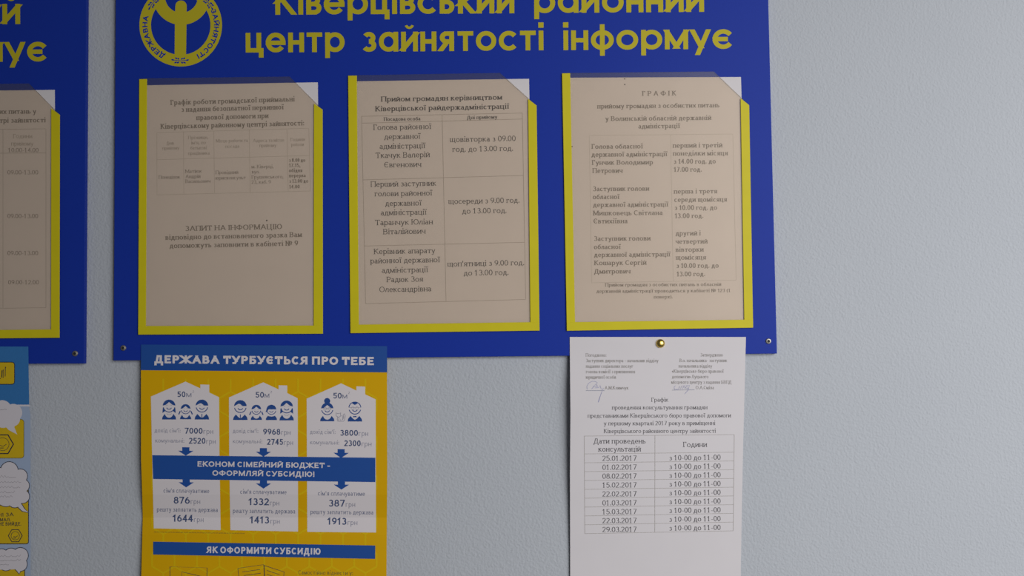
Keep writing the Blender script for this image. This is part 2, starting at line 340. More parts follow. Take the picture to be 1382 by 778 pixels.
def text(S, s, x0, y0, x1, y1, cap, font, m, lift=.05, fit=True, arc=None, space=.36):
    """one line between two points on its baseline; arc = (cx, cy, radius, start angle, end angle) bends it"""
    lc, tk, tn, xr, ser, sb = FONTS[font]
    tk *= cap; tn *= cap; sb *= cap
    fix = 0.0; flex = 0.0; items = []
    for ch in s:
        if ch == ' ': items.append((None, 0, 0)); flex += space*cap; continue
        if ch in lc: w, st = lc[ch]; U = cap*xr
        else:
            w, st = UC[ch]; U = cap
            if font == 'serif' and ch in '0123456789': w = max(w, .5)
        items.append((st, w, U)); flex += w*U; fix += tk+2*sb
    fix -= 2*sb
    length = math.hypot(x1-x0, y1-y0) if arc is None else abs(arc[4]-arc[3])*arc[2]
    k = (length-fix)/flex if fit else 1.0
    kt = 1.0
    if k < .45: kt = max(.4, length/(fix+flex)); k = (length-fix*kt)/flex
    tk *= kt; sb *= kt
    if arc is None:
        ux, uy = (x1-x0)/length, (y1-y0)/length
        def T(x, y): return (x0+ux*x+uy*y, y0+uy*x-ux*y)
    else:
        cx, cy, rad, t0, t1 = arc
        def T(x, y):
            a = t0+(t1-t0)*x/length
            return (cx+(rad+y)*cos(a), cy-(rad+y)*sin(a))
    X = -sb
    seg = 6 if cap < 5 else (9 if cap < 12 else 26)
    for st, w, U in items:
        if st is None: X += space*cap*k; continue
        X += sb
        def mx(x): return X+tk/2+x*U*k
        def my(y): return tn/2+y*(U-tn) if 0 <= y <= 1 else (U-tn/2+(y-1)*U if y > 1 else tn/2+y*U)
        def wd(dx, dy):
            l = math.hypot(dx, dy) or 1
            return tn+(tk-tn)*abs(dy)/l
        for q in st:
            if q[0] == 'D':
                r = max(tk*.54, .10*cap); c = (mx(q[1]), max(r, q[2]*U))
                if font in ('geo', 'heavy', 'heavy2'): S.poly([T(c[0]+a*r, c[1]+b*r) for a, b in ((-1, -1), (1, -1), (1, 1), (-1, 1))], m, lift)
                else: S.poly([T(c[0]+r*cos(a*pi/4), c[1]+r*sin(a*pi/4)) for a in range(8)], m, lift)
            elif q[0] == 'L':
                a = [mx(q[1]), my(q[2])]; b = [mx(q[3]), my(q[4])]
                dx, dy = b[0]-a[0], b[1]-a[1]; l = math.hypot(dx, dy) or 1
                e = tn/2 if abs(dx) < .02*l else (tk/2 if abs(dy) < .02*l else tn*.30)
                if abs(dy) < .02*l and ser: e = tk*.2
                wq = wd(dx, dy)
                if abs(dx) > .02*l and abs(dy) > .02*l:
                    # slanted strokes end flat on the baseline and the top line
                    wx = wq*l/abs(dy) if abs(dy) > .3*abs(dx) else None
                    if wx:
                        ya, yb = a[1], b[1]
                        sa = -1 if yb > ya else 1
                        a2 = (a[0]+dx/dy*sa*tn/2, ya+sa*tn/2); b2 = (b[0]-dx/dy*sa*tn/2, yb-sa*tn/2)
                        wx = min(wx, wq*2.2)
                        S.poly([T(a2[0]-wx/2, a2[1]), T(a2[0]+wx/2, a2[1]), T(b2[0]+wx/2, b2[1]), T(b2[0]-wx/2, b2[1])], m, lift)
                        if ser:
                            for (px_, py_), yy in ((a2, q[2]), (b2, q[4])):
                                if yy in (0, 1) and len(s) and q[1] != q[3]:
                                    pass
                        continue
                ex, ey = dx/l*e, dy/l*e
                a = (a[0]-ex, a[1]-ey); b = (b[0]+ex, b[1]+ey)
                nx, ny = -dy/l*wq/2, dx/l*wq/2
                S.poly([T(a[0]+nx, a[1]+ny), T(b[0]+nx, b[1]+ny), T(b[0]-nx, b[1]-ny), T(a[0]-nx, a[1]-ny)], m, lift)
                if ser and len(q) > 5 and q[5]:
                    h = tk/2+.10*U
                    for yy, fl in ((min(q[2], q[4]), 'sb'), (max(q[2], q[4]), 'st')):
                        if q[5] in fl:
                            c = (mx(q[1]), my(yy))
                            S.poly([T(c[0]-h, c[1]-tn*.5), T(c[0]+h, c[1]-tn*.5), T(c[0]+h, c[1]+tn*.5), T(c[0]-h, c[1]+tn*.5)], m, lift)
            else:
                _, ex, ey, rx, ry, a0, a1 = q[:7]; fat = q[7] if len(q) > 7 else 1.0
                n = max(4, int(seg*2*abs(a1-a0)/360+.5)); closed = abs(a1-a0) >= 359.9
                pts = []; ws = []
                cnt = n if closed else n+1
                for i in range(cnt):
                    a = R(a0+(a1-a0)*i/n)
                    pts.append((mx(ex+rx*cos(a)), my(ey+ry*sin(a)))); ws.append(fat*wd(-rx*U*k*sin(a), ry*(U-tn)*cos(a)))
                A = []; B = []
                for i in range(cnt):
                    p = pts[i-1] if (i > 0 or closed) else pts[i]; r_ = pts[(i+1) % cnt] if (i < cnt-1 or closed) else pts[i]
                    dx, dy = r_[0]-p[0], r_[1]-p[1]; l = math.hypot(dx, dy) or 1
                    A.append((pts[i][0]-dy/l*ws[i]/2, pts[i][1]+dx/l*ws[i]/2)); B.append((pts[i][0]+dy/l*ws[i]/2, pts[i][1]-dx/l*ws[i]/2))
                S.strip([T(*p) for p in A], [T(*p) for p in B], m, lift, closed)
        X += tk+w*U*k+sb
def circle(cx, cy, rx, ry=None, a0=0, a1=360, n=24):
    ry = rx if ry is None else ry
    full = abs(a1-a0) >= 360
    return [(cx+rx*cos(R(a0+(a1-a0)*i/n)), cy-ry*sin(R(a0+(a1-a0)*i/n))) for i in range(n if full else n+1)]

# ---------------------------------------------------------------- wall
def wall():
    bm = bmesh.new()
    x0, x1, z0, z1 = -1.6, 1.7, .55, 2.55
    n = 24
    f = [[bm.verts.new((x0+(x1-x0)*i/n, 0, z0+(z1-z0)*j/n)) for j in range(n+1)] for i in range(n+1)]
    for i in range(n):
        for j in range(n): bm.faces.new((f[i][j], f[i+1][j], f[i+1][j+1], f[i][j+1]))
    r = bmesh.ops.extrude_face_region(bm, geom=bm.faces[:])
    for v in r['geom']:
        if isinstance(v, bmesh.types.BMVert): v.co.y += .12
    bmesh.ops.recalc_face_normals(bm, faces=bm.faces[:])
    o = finish('wall_back', bm, ['wall']); o['kind'] = 'structure'; o['label'] = 'pale blue textured wall behind the boards'
wall()

# ---------------------------------------------------------------- heights before the wall (metres)
H_FACE = .0070            # board face
H_PAPER = .0074           # sheets inside the pockets
H_PL0, H_PL1 = .0078, .0088   # clear plate back and face
H_ST = .0092              # yellow strips
def screw(px, py, parent):
    c = P(px, py, H_FACE); bm = bmesh.new(); n = 20
    prof = [(.0034, 0), (.0034, .0006), (.0028, .0013), (.0016, .0016)]
    rings = [[bm.verts.new((c.x+r*cos(2*pi*i/n), c.y-h, c.z+r*sin(2*pi*i/n))) for i in range(n)] for r, h in prof]
    for a, b in zip(rings, rings[1:]):
        for i in range(n): bm.faces.new((a[i], a[(i+1) % n], b[(i+1) % n], b[i]))
    inner = [bm.verts.new((c.x+.0014*cos(2*pi*i/n), c.y-.0006, c.z+.0014*sin(2*pi*i/n))) for i in range(n)]
    for i in range(n):
        f = bm.faces.new((rings[-1][i], rings[-1][(i+1) % n], inner[(i+1) % n], inner[i])); f.material_index = 1
    f = bm.faces.new(inner); f.material_index = 1
    bmesh.ops.recalc_face_normals(bm, faces=bm.faces[:])
    return finish('screw', bm, ['steel', 'socket'], parent)

def pocket(board, plate, left, right, bottom):
    p = solid('pocket_plate', 'plate', plate, H_PL0, H_PL1, board)
    p['label'] = 'clear yellowed plastic pocket with yellow edges'
    for q in (left, right):
        if q: solid('edge_strip', 'strip', q, H_PL1, H_ST, p, .0002)
    solid('edge_strip', 'strip', bottom, H_PL1, H_ST+.0003, p, .0002)
    return p

# ---------------------------------------------------------------- main board
board = thing('information_board', 'large blue information board with round emblem and three yellow-edged paper pockets', 'board', P(600, 481, 0))
solid('panel', 'board', [(157.2, -190), (1032.3, -192), (1048.7, 477.6), (153, 487)], .0008, H_FACE, board, .0004)
S = Sheet()
text(S, 'Ківерцівський', 369.7, 20, 694.2, 17.9, 37, 'geo', 'title')
text(S, 'районний', 720.5, 17.7, 950.3, 16, 37, 'geo', 'title')
text(S, 'центр', 331.6, 71, 465.2, 70.2, 36, 'geo', 'title')
text(S, 'зайнятості', 489, 70, 734, 67.9, 36, 'geo', 'title')
text(S, 'інформує', 760, 67.8, 988.8, 66, 36, 'geo', 'title')
S.build('title_lettering', const(H_FACE), board)['label'] = 'yellow lettering'

def emblem(ex, ey, name_parent):
    S = Sheet(); r = 55.8; ri = 40.1
    n = 96
    S.holed(circle(ex, ey, r, n=n), circle(ex, ey, ri, n=n), 'title', .05)
    ax, ay = ex+1, ey-39
    # raised arms, head and body of the figure
    arm = circle(ax, ay, 38.6, a0=183, a1=357, n=48); arm_in = circle(ax, ay, 22.2, a0=183, a1=357, n=48)
    S.strip(arm, arm_in, 'title', .05)
    head = circle(ex+.4, ey-25.7, 7.7, a0=0, a1=180, n=20)
    S.poly(head+[(ex-7.9, ey-3), (ex-8.3, ey+41), (ex+7.2, ey+41), (ex+7.9, ey-3)], 'title', .05)
    rad = 44.9
    text(S, 'ДЕРЖАВНА', 0, 0, 0, 0, 6.8, 'heavy2', 'board', .10, arc=(ex, ey, rad, R(242.5), R(164.5)))
    text(S, 'ЗАЙНЯТОСТІ', 0, 0, 0, 0, 6.8, 'heavy2', 'board', .10, arc=(ex, ey, rad, R(26.5), R(-62.5)))
    for ang in (269, 140, 39):
        for sgn in (-1, 1):
            def TT(u, v):
                a = R(ang)+sgn*u/48.2
                return (ex+(48.0+v)*cos(a), ey-(48.0+v)*sin(a))
            for (u, v, a, l) in ((1.2, 1.6, 35, 3.4), (1.2, -1.6, -35, 3.4), (4.2, 2.0, 30, 3.6), (4.2, -2.0, -30, 3.6), (7.8, 0, 0, 4.4)):
                leaf = []
                for i in range(10):
                    t = 2*pi*i/10; p, q = l/2*cos(t)+l/2, 1.05*sin(t)
                    leaf.append(TT(u+p*cos(R(a))-q*sin(R(a)), v+p*sin(R(a))+q*cos(R(a))))
                S.poly(leaf, 'board', .10)
            S.line([TT(0, 0), TT(4, 0), TT(8, 0)], .8, 'board', .10)
    o = S.build('emblem', const(H_FACE), name_parent); o['label'] = 'yellow ring emblem with a figure raising both arms'
emblem(243.9, 34, board)
screw(166.6, 470, board); screw(1037, 460.8, board)
pocket(board, [(187.8, 105.9), (391, 103.4), (435.4, 148), (435.8, 450.8), (186.4, 452)],
       [(187.8, 107), (198.3, 106.6), (196.9, 446), (186.4, 452)], [(423.6, 139.8), (435.4, 148), (435.8, 450.8), (423.2, 446)], [(186.4, 440.3), (435.7, 439.6), (435.8, 450.8), (186.4, 452)])
pocket(board, [(469.8, 101.8), (675, 98.5), (724.2, 142.5), (728.2, 446.6), (472.9, 450)],
       [(469.8, 102.2), (481.5, 102), (484.4, 445), (472.9, 450)], [(712.7, 133.4), (724.2, 142.5), (728.2, 446.6), (715.8, 442)], [(472.8, 438.6), (728.1, 434.9), (728.2, 446.6), (472.9, 450)])
pocket(board, [(758.5, 98.6), (963.6, 96.6), (1011.2, 142), (1016.5, 442.6), (765, 446.8)],
       [(758.5, 99), (769.5, 98.8), (776.3, 441), (765, 446.8)], [(999.5, 132.5), (1011.2, 142), (1016.5, 442.6), (1004.6, 438)], [(764.8, 435.2), (1016.4, 431.6), (1016.5, 442.6), (765, 446.8)])

# ---------------------------------------------------------------- left board
lboard = thing('information_board', 'blue information board cut off at the left, with one pocket in view', 'board', P(20, 486, 0))
solid('panel', 'board', [(-420, -190), (118.2, -190), (113.6, 491), (-430, 493)], .0008, H_FACE, lboard, .0004)
S = Sheet()
text(S, 'районний', -203, 34, 27.3, 32.5, 37, 'geo', 'title')
text(S, 'інформує', -165, 84.6, 63.7, 83, 36, 'geo', 'title')
S.build('title_lettering', const(H_FACE), lboard)['label'] = 'yellow lettering'
screw(101.5, 477.5, lboard)
pocket(lboard, [(-166, 115.5), (39, 112.7), (80.7, 155), (80.2, 456.2), (-168, 458.5)],
       [(-166, 116), (-155, 115.7), (-157, 453), (-168, 458.5)], [(68.9, 146.2), (80.7, 155), (80.2, 456.2), (68.7, 451)], [(-168, 447.2), (80.2, 444.8), (80.2, 456.2), (-168, 458.5)])

# ---------------------------------------------------------------- sheets in the pockets
GR = 'printed notices in the board pockets'
def sheet(label, quad, fn, name='notice_sheet'):
    c = [sum(q[0] for q in quad)/4, max(q[1] for q in quad)]
    t = thing(name, label, 'notice', P(c[0], c[1], H_PAPER), GR)
    S = Sheet(); S.poly(quad, 'oldpaper', 0)
    fn(S, t)
    return t
def close_sheet(S, t, quad, name='sheet'):
    o = S.build(name, const(H_PAPER), t)
    # the paper's own thickness
    return o
def table(S, name, t, lines, w=.55, m='line', hf=None, cut=None):
    q = Sheet()
    for a, b in lines: q.seg(a, b, w, m, .05)
    return q.build(name, hf or const(H_PAPER), t, cut)
def lerp(a, b, k): return (a[0]+(b[0]-a[0])*k, a[1]+(b[1]-a[1])*k)
def para(S, rows, cap, font, m, slope=0.0):
    for r in rows:
        s, x0, x1, y = r[:4]; y2 = r[4] if len(r) > 4 else y-slope*(x1-x0)
        text(S, s, x0, y, x1, y2, cap, font, m)

# first pocket
t = thing('notice_sheet', 'notice on legal aid reception hours with five-column table in the first pocket', 'notice', P(311, 446, H_PAPER), GR)
S = Sheet(); S.poly([(190, 115.3), (429, 111.2), (431.5, 446), (189, 447)], 'oldpaper', 0)
para(S, [('Графік роботи громадської приймальні', 230, 397.8, 141.8, 136.9), ('з надання безоплатної первинної', 244.7, 383, 151.2, 147.6),
         ('правової допомоги при', 265, 362.4, 162.2, 159.3), ('Ківерцівському районному центрі зайнятості:', 216.6, 410.7, 174.2, 169.3)], 6.8, 'serifbold', 'ink2')
para(S, [('ЗАПИТ НА ІНФОРМАЦІЮ', 250, 380.6, 312, 309.3), ('відповідно до встановленого зразка Вам', 223.2, 407.6, 324, 320),
         ('допоможуть заповнити в кабінеті № 9', 228.9, 402.4, 335.2, 331.7)], 6.8, 'serifbold', 'ink2')
para(S, [('День', 225, 235, 195.5), ('прийому', 219, 242, 202.3), ('Прізвище,', 254, 281, 188), ("ім'я, по", 258, 278, 195), ('батькові', 257, 279, 202), ('працівника', 254, 283, 209.3),
         ('Місце роботи та', 291.5, 334.5, 192.5), ('посада', 304, 323, 199.8), ('Адреса та місце', 341.5, 383.5, 192), ('прийому', 350, 373, 198.7), ('Години', 392, 411.5, 190.6), ('роботи', 393, 410, 197.5)],
     4.4, 'serif', 'ink3', .02)
para(S, [('Понеділок', 214.2, 243, 241.6), ('Матіюк', 250, 272.5, 233.6), ('Андрій', 250.5, 270.5, 240.6), ('Васильович', 250, 284, 247.2), ('Провідний', 291, 321.5, 235.2), ('юрисконсульт', 291, 331.5, 242.6),
         ('м. Ківерці,', 339.5, 369, 227.4), ('вул.', 340, 350, 234.2), ('Грушевського,', 339.5, 382.5, 241.4), ('23, каб. 9', 339.5, 365.5, 248.2)], 4.6, 'serif', 'ink2', .015)
para(S, [('з 8.00 до', 390, 412, 218.8), ('17.15,', 390, 405.5, 225.7), ('обідня', 390, 408, 232.6), ('перерва', 390, 412.6, 239.5), ('з 13.00 до', 390.3, 416, 247), ('14.00', 390.3, 404.5, 254.6)], 4.8, 'serifbold', 'ink2', .015)
S.poly(circle(360, 297.8, 1.1, n=10), 'ink', .05)
S.build('sheet', const(H_PAPER), t, thick=0)
TL, TR, HL, HR, BL, BR = (211.7, 179.1), (416.8, 173.2), (211.9, 215.7), (417.8, 210.1), (211.9, 263.3), (418.8, 258)
ls = [(TL, TR), (HL, HR), (BL, BR), (TL, BL), (TR, BR)]
for xx in (247.6, 288.6, 336.3, 387.2):
    k = (xx-211.7)/205.1; ls.append((lerp(TL, TR, k), lerp(BL, BR, k)))
table(S, 'printed_table', t, ls, .5, 'faint')

# second pocket
t = thing('notice_sheet', 'notice on reception hours with a three-row table in the middle pocket', 'notice', P(600, 442, H_PAPER), GR)
S = Sheet(); S.poly([(472, 109.9), (714, 106.4), (721, 441.5), (475.5, 444)], 'oldpaper', 0)
para(S, [('Прийом громадян керівництвом', 514.2, 677.8, 137.3, 134.5), ('Ківерцівської райдержадміністрації', 506.4, 687.2, 150.4, 146.8)], 6.9, 'serifbold', 'ink')
para(S, [('Посадова особа', 517.9, 567.4, 163.2, 162.5), ('Дні прийому', 630.2, 671.2, 161.2, 160)], 4.7, 'serifbold', 'ink')
para(S, [('Голова районної', 504, 582, 175.6), ('державної', 518.6, 567.4, 188.2), ('адміністрації', 512.5, 574, 201.2), ('Ткачук Валерій', 507, 580, 213.5), ('Євгенович', 518.6, 568.6, 226.2),
         ('щовівторка з 09.00', 607.2, 696, 192), ('год. до 13.00 год.', 610.6, 692.4, 205.2),
         ('Перший заступник', 500.3, 588.7, 252.4), ('голови районної', 505.7, 583.3, 265.3), ('державної', 520, 568.8, 278.3), ('адміністрації', 514, 575.7, 290.8), ('Таранчук Юліан', 506.3, 584.2, 304.3), ('Віталійович', 517, 574.4, 316.5),
         ('щосереди з 9.00 год.', 605.3, 701, 275.5), ('до 13.00 год.', 623.8, 683.7, 288.7),
         ('Керівник апарату', 504.5, 587.3, 343.3), ('районної державної', 499.9, 593.7, 355.8), ('адміністрації', 515.3, 577.8, 368.6), ('Радюк Зоя', 521.7, 571, 381.2), ('Олександрівна', 512, 582, 394.6),
         ("щоп'ятниці з 9.00 год.", 604, 707.4, 360), ('до 13.00 год.', 625.9, 686.3, 372.3)], 7.3, 'serif', 'ink', .018)
S.build('sheet', const(H_PAPER), t)
table(S, 'printed_table', t, [((488, 157.1), (704.9, 152.7)), ((488.8, 166.4), (705, 160.8)), ((490, 243), (706.6, 237)), ((491.6, 332.3), (708.2, 327.3)), ((493.4, 410.1), (709.4, 404.5)),
      ((488, 157.1), (493.4, 410.1)), ((596.7, 155.2), (602, 407.4)), ((704.9, 152.7), (709.4, 404.5))], .6, 'ink3')

# third pocket
t = thing('notice_sheet', 'notice in bold print under one spaced-out word in the third pocket', 'notice', P(889, 438, H_PAPER), GR)
S = Sheet(); S.poly([(761, 105), (1000, 104), (1010, 437), (767, 441)], 'oldpaper', 0)
para(S, [('Г Р А Ф І К', 866.5, 912.8, 129.4, 129)], 6.4, 'serifbold', 'ink2')
para(S, [('прийому громадян з особистих питань', 806, 971, 146.6, 145), ('у Волинській обласній державній', 817, 960, 163.4, 162), ('адміністрації', 861.6, 917.7, 173.6, 173)], 6.4, 'serifbold', 'ink2')
para(S, [('Голова обласної', 798.3, 867.7, 201), ('державної адміністрації', 798.3, 900.6, 211.8), ('Гунчик Володимир', 798.8, 881.3, 222.7), ('Петрович', 799.6, 840.3, 233.7),
         ('перший і третій', 908, 975, 199.6), ('понеділки місяця', 908.2, 982.4, 210.3), ('з 14.00 год. до', 909.2, 966, 221.2), ('17.00 год.', 909.4, 947.3, 232.1),
         ('Заступник голови', 800, 876.2, 258.2), ('обласної', 800, 836, 269), ('державної адміністрації', 800.5, 902, 279.7), ('Мишковець Світлана', 800.4, 894.3, 291), ('Євтихіївна', 801, 847, 301.8),
         ('перша і третя', 909.4, 968, 261.6), ('середи щомісяця', 910, 981.2, 272.8), ('з 10.00 год. до', 910.4, 967.8, 283.7), ('13.00 год.', 910.7, 949.4, 294.7),
         ('Заступник голови', 801.5, 878, 325.4), ('обласної', 801.5, 837.7, 336.5), ('державної адміністрації', 801.8, 904.7, 347.2), ('Кошарук Сергій', 801.8, 872.5, 358.2), ('Дмитрович', 801.8, 851, 369.7),
         ('другий і', 911.8, 945.8, 318.2), ('четвертий', 911.8, 955, 329.2), ('вівторки', 911.8, 949.7, 340.2), ('щомісяця', 912, 953, 350.8), ('з 10.00 год. до', 912.7, 970, 362), ('13.00 год.', 913.2, 951.7, 373.3)], 6.4, 'serifbold', 'ink2', .008)
para(S, [('Прийом громадян з особистих питань в обласній', 816.5, 973.5, 387, 386.2), ('державній адміністрації проводиться у кабінеті № 123 (1', 805, 985.6, 395.5, 394.5), ('поверх).', 882.4, 907.9, 403.2, 403)], 4.6, 'serifbold', 'ink2')
for x, y in ((843, 106.5), (843.2, 114.2), (772, 198)): S.poly(circle(x, y, .9, n=10), 'ink', .05)
S.build('sheet', const(H_PAPER), t)
table(S, 'printed_table', t, [((795.2, 183), (989, 181)), ((795.2, 183), (798.5, 382)), ((989, 181), (993.5, 378.5)), ((798.5, 382), (993.5, 378.5)), ((905, 182), (908.5, 380))], .45, 'faint')

# pocket of the left board
t = thing('notice_sheet', 'notice with a column of hours in the pocket of the cut-off left board', 'notice', P(-44, 452, H_PAPER), GR)
S = Sheet(); S.poly([(-163, 124.5), (74, 121.3), (76, 451), (-164, 453)], 'oldpaper', 0)
para(S, [('прийому громадян з особистих питань у', -128, 48.9, 155, 153.4), ('у Ківерцівському районному центрі зайнятості', -146, 61.7, 167.5, 165.2)], 6.6, 'serifbold', 'ink2')
para(S, [('Години', 17.5, 43.5, 186.5), ('прийому', 15, 45, 196.5)], 5.4, 'serif', 'ink3')
para(S, [('10.00-14.00', 11, 52, 205.5), ('09.00-13.00', 10, 51.5, 235.5), ('09.00-13.00', 10, 51.5, 294.5), ('09.00-13.00', 10, 51.5, 344.5), ('09.00-12.00', 11, 52.5, 384)], 5.6, 'serif', 'ink2')
S.build('sheet', const(H_PAPER), t)
table(S, 'printed_table', t, [((-140, 176), (62, 174)), ((-140, 418), (62, 415.6)), ((4, 175), (4, 416)), ((-140, 176), (-140, 418)), ((62, 174), (62, 415.6)), ((-140, 208), (62, 206.5))], .5, 'ink3')

# ---------------------------------------------------------------- hanging white sheet
def hang(x, y):
    """pinned flat on the board, bowed a little off the wall below it, back near the wall at its foot"""
    k = max(0.0, min(1.0, (y-470)/70)); k = k*k*(3-2*k)
    u = max(0.0, min(1.0, (x-769)/237))
    d = max(0.0, min(1.0, (y-540)/240)); d = d*d*(3-2*d)
    return .0078 + k*.0042*(1-u) - d*(.0086*(1-u)+.0030*u)
t = thing('paper_sheet', 'white printed timetable sheet hanging under the third pocket', 'notice', P(888, 787, .010))
CUT = [('y', [455+8*i for i in range(1, 42)]), ('x', [769+24*i for i in range(1, 10)])]
S = Sheet(); S.poly([(769, 455.2), (1006.7, 455.2), (1004.9, 530), (1003, 600), (1001, 700), (999.6, 789), (769.6, 789), (769.3, 640), (769.9, 560)], 'paper', 0)
para(S, [('Погоджено:', 790.5, 818.4, 481.8), ('Заступник директора – начальник відділу', 790.8, 888.6, 489.2), ('надання соціальних послуг', 790.8, 854.4, 496.7), ('голова комісії з припинення', 790.8, 857, 504.1), ('юридичної особи', 790.8, 831.3, 511.5), ('А.М.Климчук', 816.2, 848.3, 526),
         ('Затверджено', 945.4, 975.5, 481.5), ('В.о. начальника- заступник', 917, 981.3, 489), ('начальника відділу', 916, 961, 496.5), ('«Ківерцівське бюро правової', 907, 976.5, 503.5), ('допомоги» Луцького', 907, 956.2, 510.9), ('місцевого центру з надання БВПД', 906, 987, 518.3), ('О.А.Сміла', 938.9, 963.7, 525.7)], 4.5, 'serif', 'ink2')
para(S, [('Графік', 879, 902, 542.6), ('проведення консультування громадян', 826, 954.7, 553.2), ('представниками Ківерцівського бюро правової допомоги', 793.3, 986.5, 564.2), ('у першому кварталі 2017 року в приміщенні', 815, 965.3, 574.5), ('Ківерцівського районного центру зайнятості', 815, 966, 585)], 5.5, 'serif', 'ink', .003)
for a, b in (((790.8, 527.6), (816, 527.6)), ((907, 526.9), (937.3, 526.5))): S.seg(a, b, .5, 'pmid', .05)
S.build('sheet', hang, t, CUT)
S = Sheet()
S.ribbon([(792.5, 526), (792, 522), (794.5, 517.5), (799, 515), (803.5, 515.2), (806.5, 517), (802, 521), (798.5, 525.5), (801, 522.5), (804.5, 522), (805.5, 519), (806.5, 522.5), (803, 524), (808, 523.5), (810, 520.5), (811.5, 526), (814.5, 524), (812.8, 528), (811.2, 532), (809.2, 538), (807.5, 543.3)],
         [.5]*6+[.35]+[.5]*11+[.6, .8, .9], 'pen', .1)
S.build('signature', hang, t, CUT)['label'] = 'blue pen signature'
S = Sheet()
S.line([(911.5, 521), (909.8, 523), (910.5, 525.8), (913, 525.7), (916, 525.6), (917, 521.5), (918.5, 525.5), (920, 521), (921, 525.5), (923.5, 521.2), (924.5, 525), (927, 521.3), (928.5, 525.2), (921, 521.2), (930.5, 520.6), (929, 526.5), (926.5, 529.5), (924, 532.3)], .5, 'pen', .1)
S.build('signature', hang, t, CUT)['label'] = 'smaller blue pen signature'
S = Sheet()
para(S, [('Дати проведень', 801.2, 871.3, 599.2, 599), ('консультацій', 807.6, 864.9, 610, 609.7), ('Години', 922, 954.2, 603.9, 603.6)], 7.0, 'serif', 'ink')
for i, dt in enumerate(('25.01.2017', '01.02.2017', '08.02.2017', '15.02.2017', '22.02.2017', '01.03.2017', '15.03.2017', '22.03.2017', '29.03.2017')):
    y = 622.6+12.02*i
    text(S, dt, 813, y, 859.3, y-.3, 7.0, 'serif', 'ink')
    y = 621.8+11.86*i
    text(S, 'з 10-00 до 11-00', 903.3, y, 972.6, y-.9, 7.0, 'serif', 'ink')
TL, TR, BL, BR = (788.5, 589), (991, 587), (789.3, 720.8), (989.6, 717)
ys = [0, .183]+[.183+.817*i/9 for i in range(1, 10)]
for k in ys: S.seg(lerp(TL, BL, k), lerp(TR, BR, k), .55, 'ink3', .05)
for k in (0, .4716, 1): S.seg(lerp(TL, TR, k), lerp(BL, BR, k), .6, 'ink3', .05)
S.build('schedule_table', hang, t, CUT)

# brass thumbtack
def tack(px, py):
    c = P(px, py, hang(px, py)); bm = bmesh.new(); n = 32
    prof = [(.0002, -.0045), (.0006, -.0030), (.0006, .0001), (.0046, .0001), (.0052, .0004), (.0053, .0009), (.0050, .0018), (.0042, .0028), (.0030, .0036), (.0016, .0040), (.0004, .0041)]
    rings = [[bm.verts.new((c.x+r*cos(2*pi*i/n), c.y-h, c.z+r*sin(2*pi*i/n))) for i in range(n)] for r, h in prof]
    for a, b in zip(rings, rings[1:]):
        for i in range(n): bm.faces.new((a[i], a[(i+1) % n], b[(i+1) % n], b[i]))
    bm.faces.new(rings[-1]); bm.faces.new(rings[0])
    bmesh.ops.recalc_face_normals(bm, faces=bm.faces[:])
    o = finish('thumbtack', bm, ['brass'], None, True)
    ctr = Vector(c); o.data.transform(Matrix.Translation(-ctr)); o.location = ctr
    tag(o, 'domed brass thumbtack pinning the white timetable sheet to the board', 'thumbtack')
tack(891.2, 463.9)

# ---------------------------------------------------------------- yellow subsidy poster
def hp(x, y):
    pts = [(460, .0078), (500, .0082), (540, .0098), (600, .0108), (650, .0096), (668, .0084), (699, .0026), (722, .0056), (778, .0082), (940, .0090)]
    for (a, ha), (b, hb) in zip(pts, pts[1:]):
        if y <= b: k = max(0, (y-a)/(b-a)); return ha+(hb-ha)*k
    return pts[-1][1]
CUTP = [('y', [480, 500, 520, 540, 560, 580, 600, 620, 635, 650, 659, 668, 678, 688, 699, 710, 722, 735, 745, 760, 778, 800, 860])]
poster = thing('poster', 'yellow and blue subsidy poster with three white houses below the first pocket', 'poster', P(356, 934, .007))
S = Sheet()
S.poly([(190.5, 465.5), (522.3, 467.6), (522.6, 640), (522.2, 697), (521.6, 778), (521, 934), (188.5, 932), (190.6, 778), (192.6, 700), (192.2, 680), (190.3, 620), (190.2, 500)], 'pyellow', 0)
s = 17.5; wv = s*math.sqrt(3)
def inside(p): return 192 < p[0] < 521 and 506 < p[1] < 930
done = set()
for r_ in range(-1, 20):
    for c_ in range(-1, 12):
        cx, cy = 190+c_*wv+(r_ % 2)*wv/2, 494+r_*1.5*s
        v = [(cx+s*sin(R(60*i)), cy-s*cos(R(60*i))) for i in range(6)]
        for i in range(6):
            a, b = v[i], v[(i+1) % 6]; key = tuple(sorted(((round(a[0]), round(a[1])), (round(b[0]), round(b[1])))))
            if key in done or not (inside(a) and inside(b)): continue
            done.add(key); S.seg(a, b, 2.4, 'phex', .04)
# small print, drawings and note at the foot
for k in range(34):
    x = 208+k*3.62; y = 719.2+k*.058
    S.line([(x, y), (x+.8, y-1.3), (x+1.5, y), (x+2.2, y-1.2), (x+2.7, y)], .5, 'polive', .06)
text(S, 'Самостійно віднести у:', 402.7, 775.9, 476.3, 776.9, 5.6, 'sans', 'polive', .06)
S.line([(229.4, 940-12), (229.4, 765.5), (279.4, 766.9), (279, 928)], .8, 'pline', .06)
S.line([(245.3, 790), (245.2, 772.3), (271, 778.3), (288, 783)], .8, 'pline', .06)
S.line([(326, 810), (321, 767.6), (356, 762.6), (357.5, 800)], .8, 'pline', .06)
S.line([(327, 772.6), (351, 769.2)], .7, 'pline', .06); S.line([(329, 777.4), (352, 774.2)], .7, 'pline', .06); S.line([(329.5, 782), (352.5, 779)], .7, 'pline', .06)
S.line([(356, 763.6), (383.4, 772.5), (381.6, 800)], .8, 'pline', .06); S.line([(360, 770.4), (377.5, 776.2)], .7, 'pline', .06); S.line([(360, 775.6), (376.5, 781)], .7, 'pline', .06)
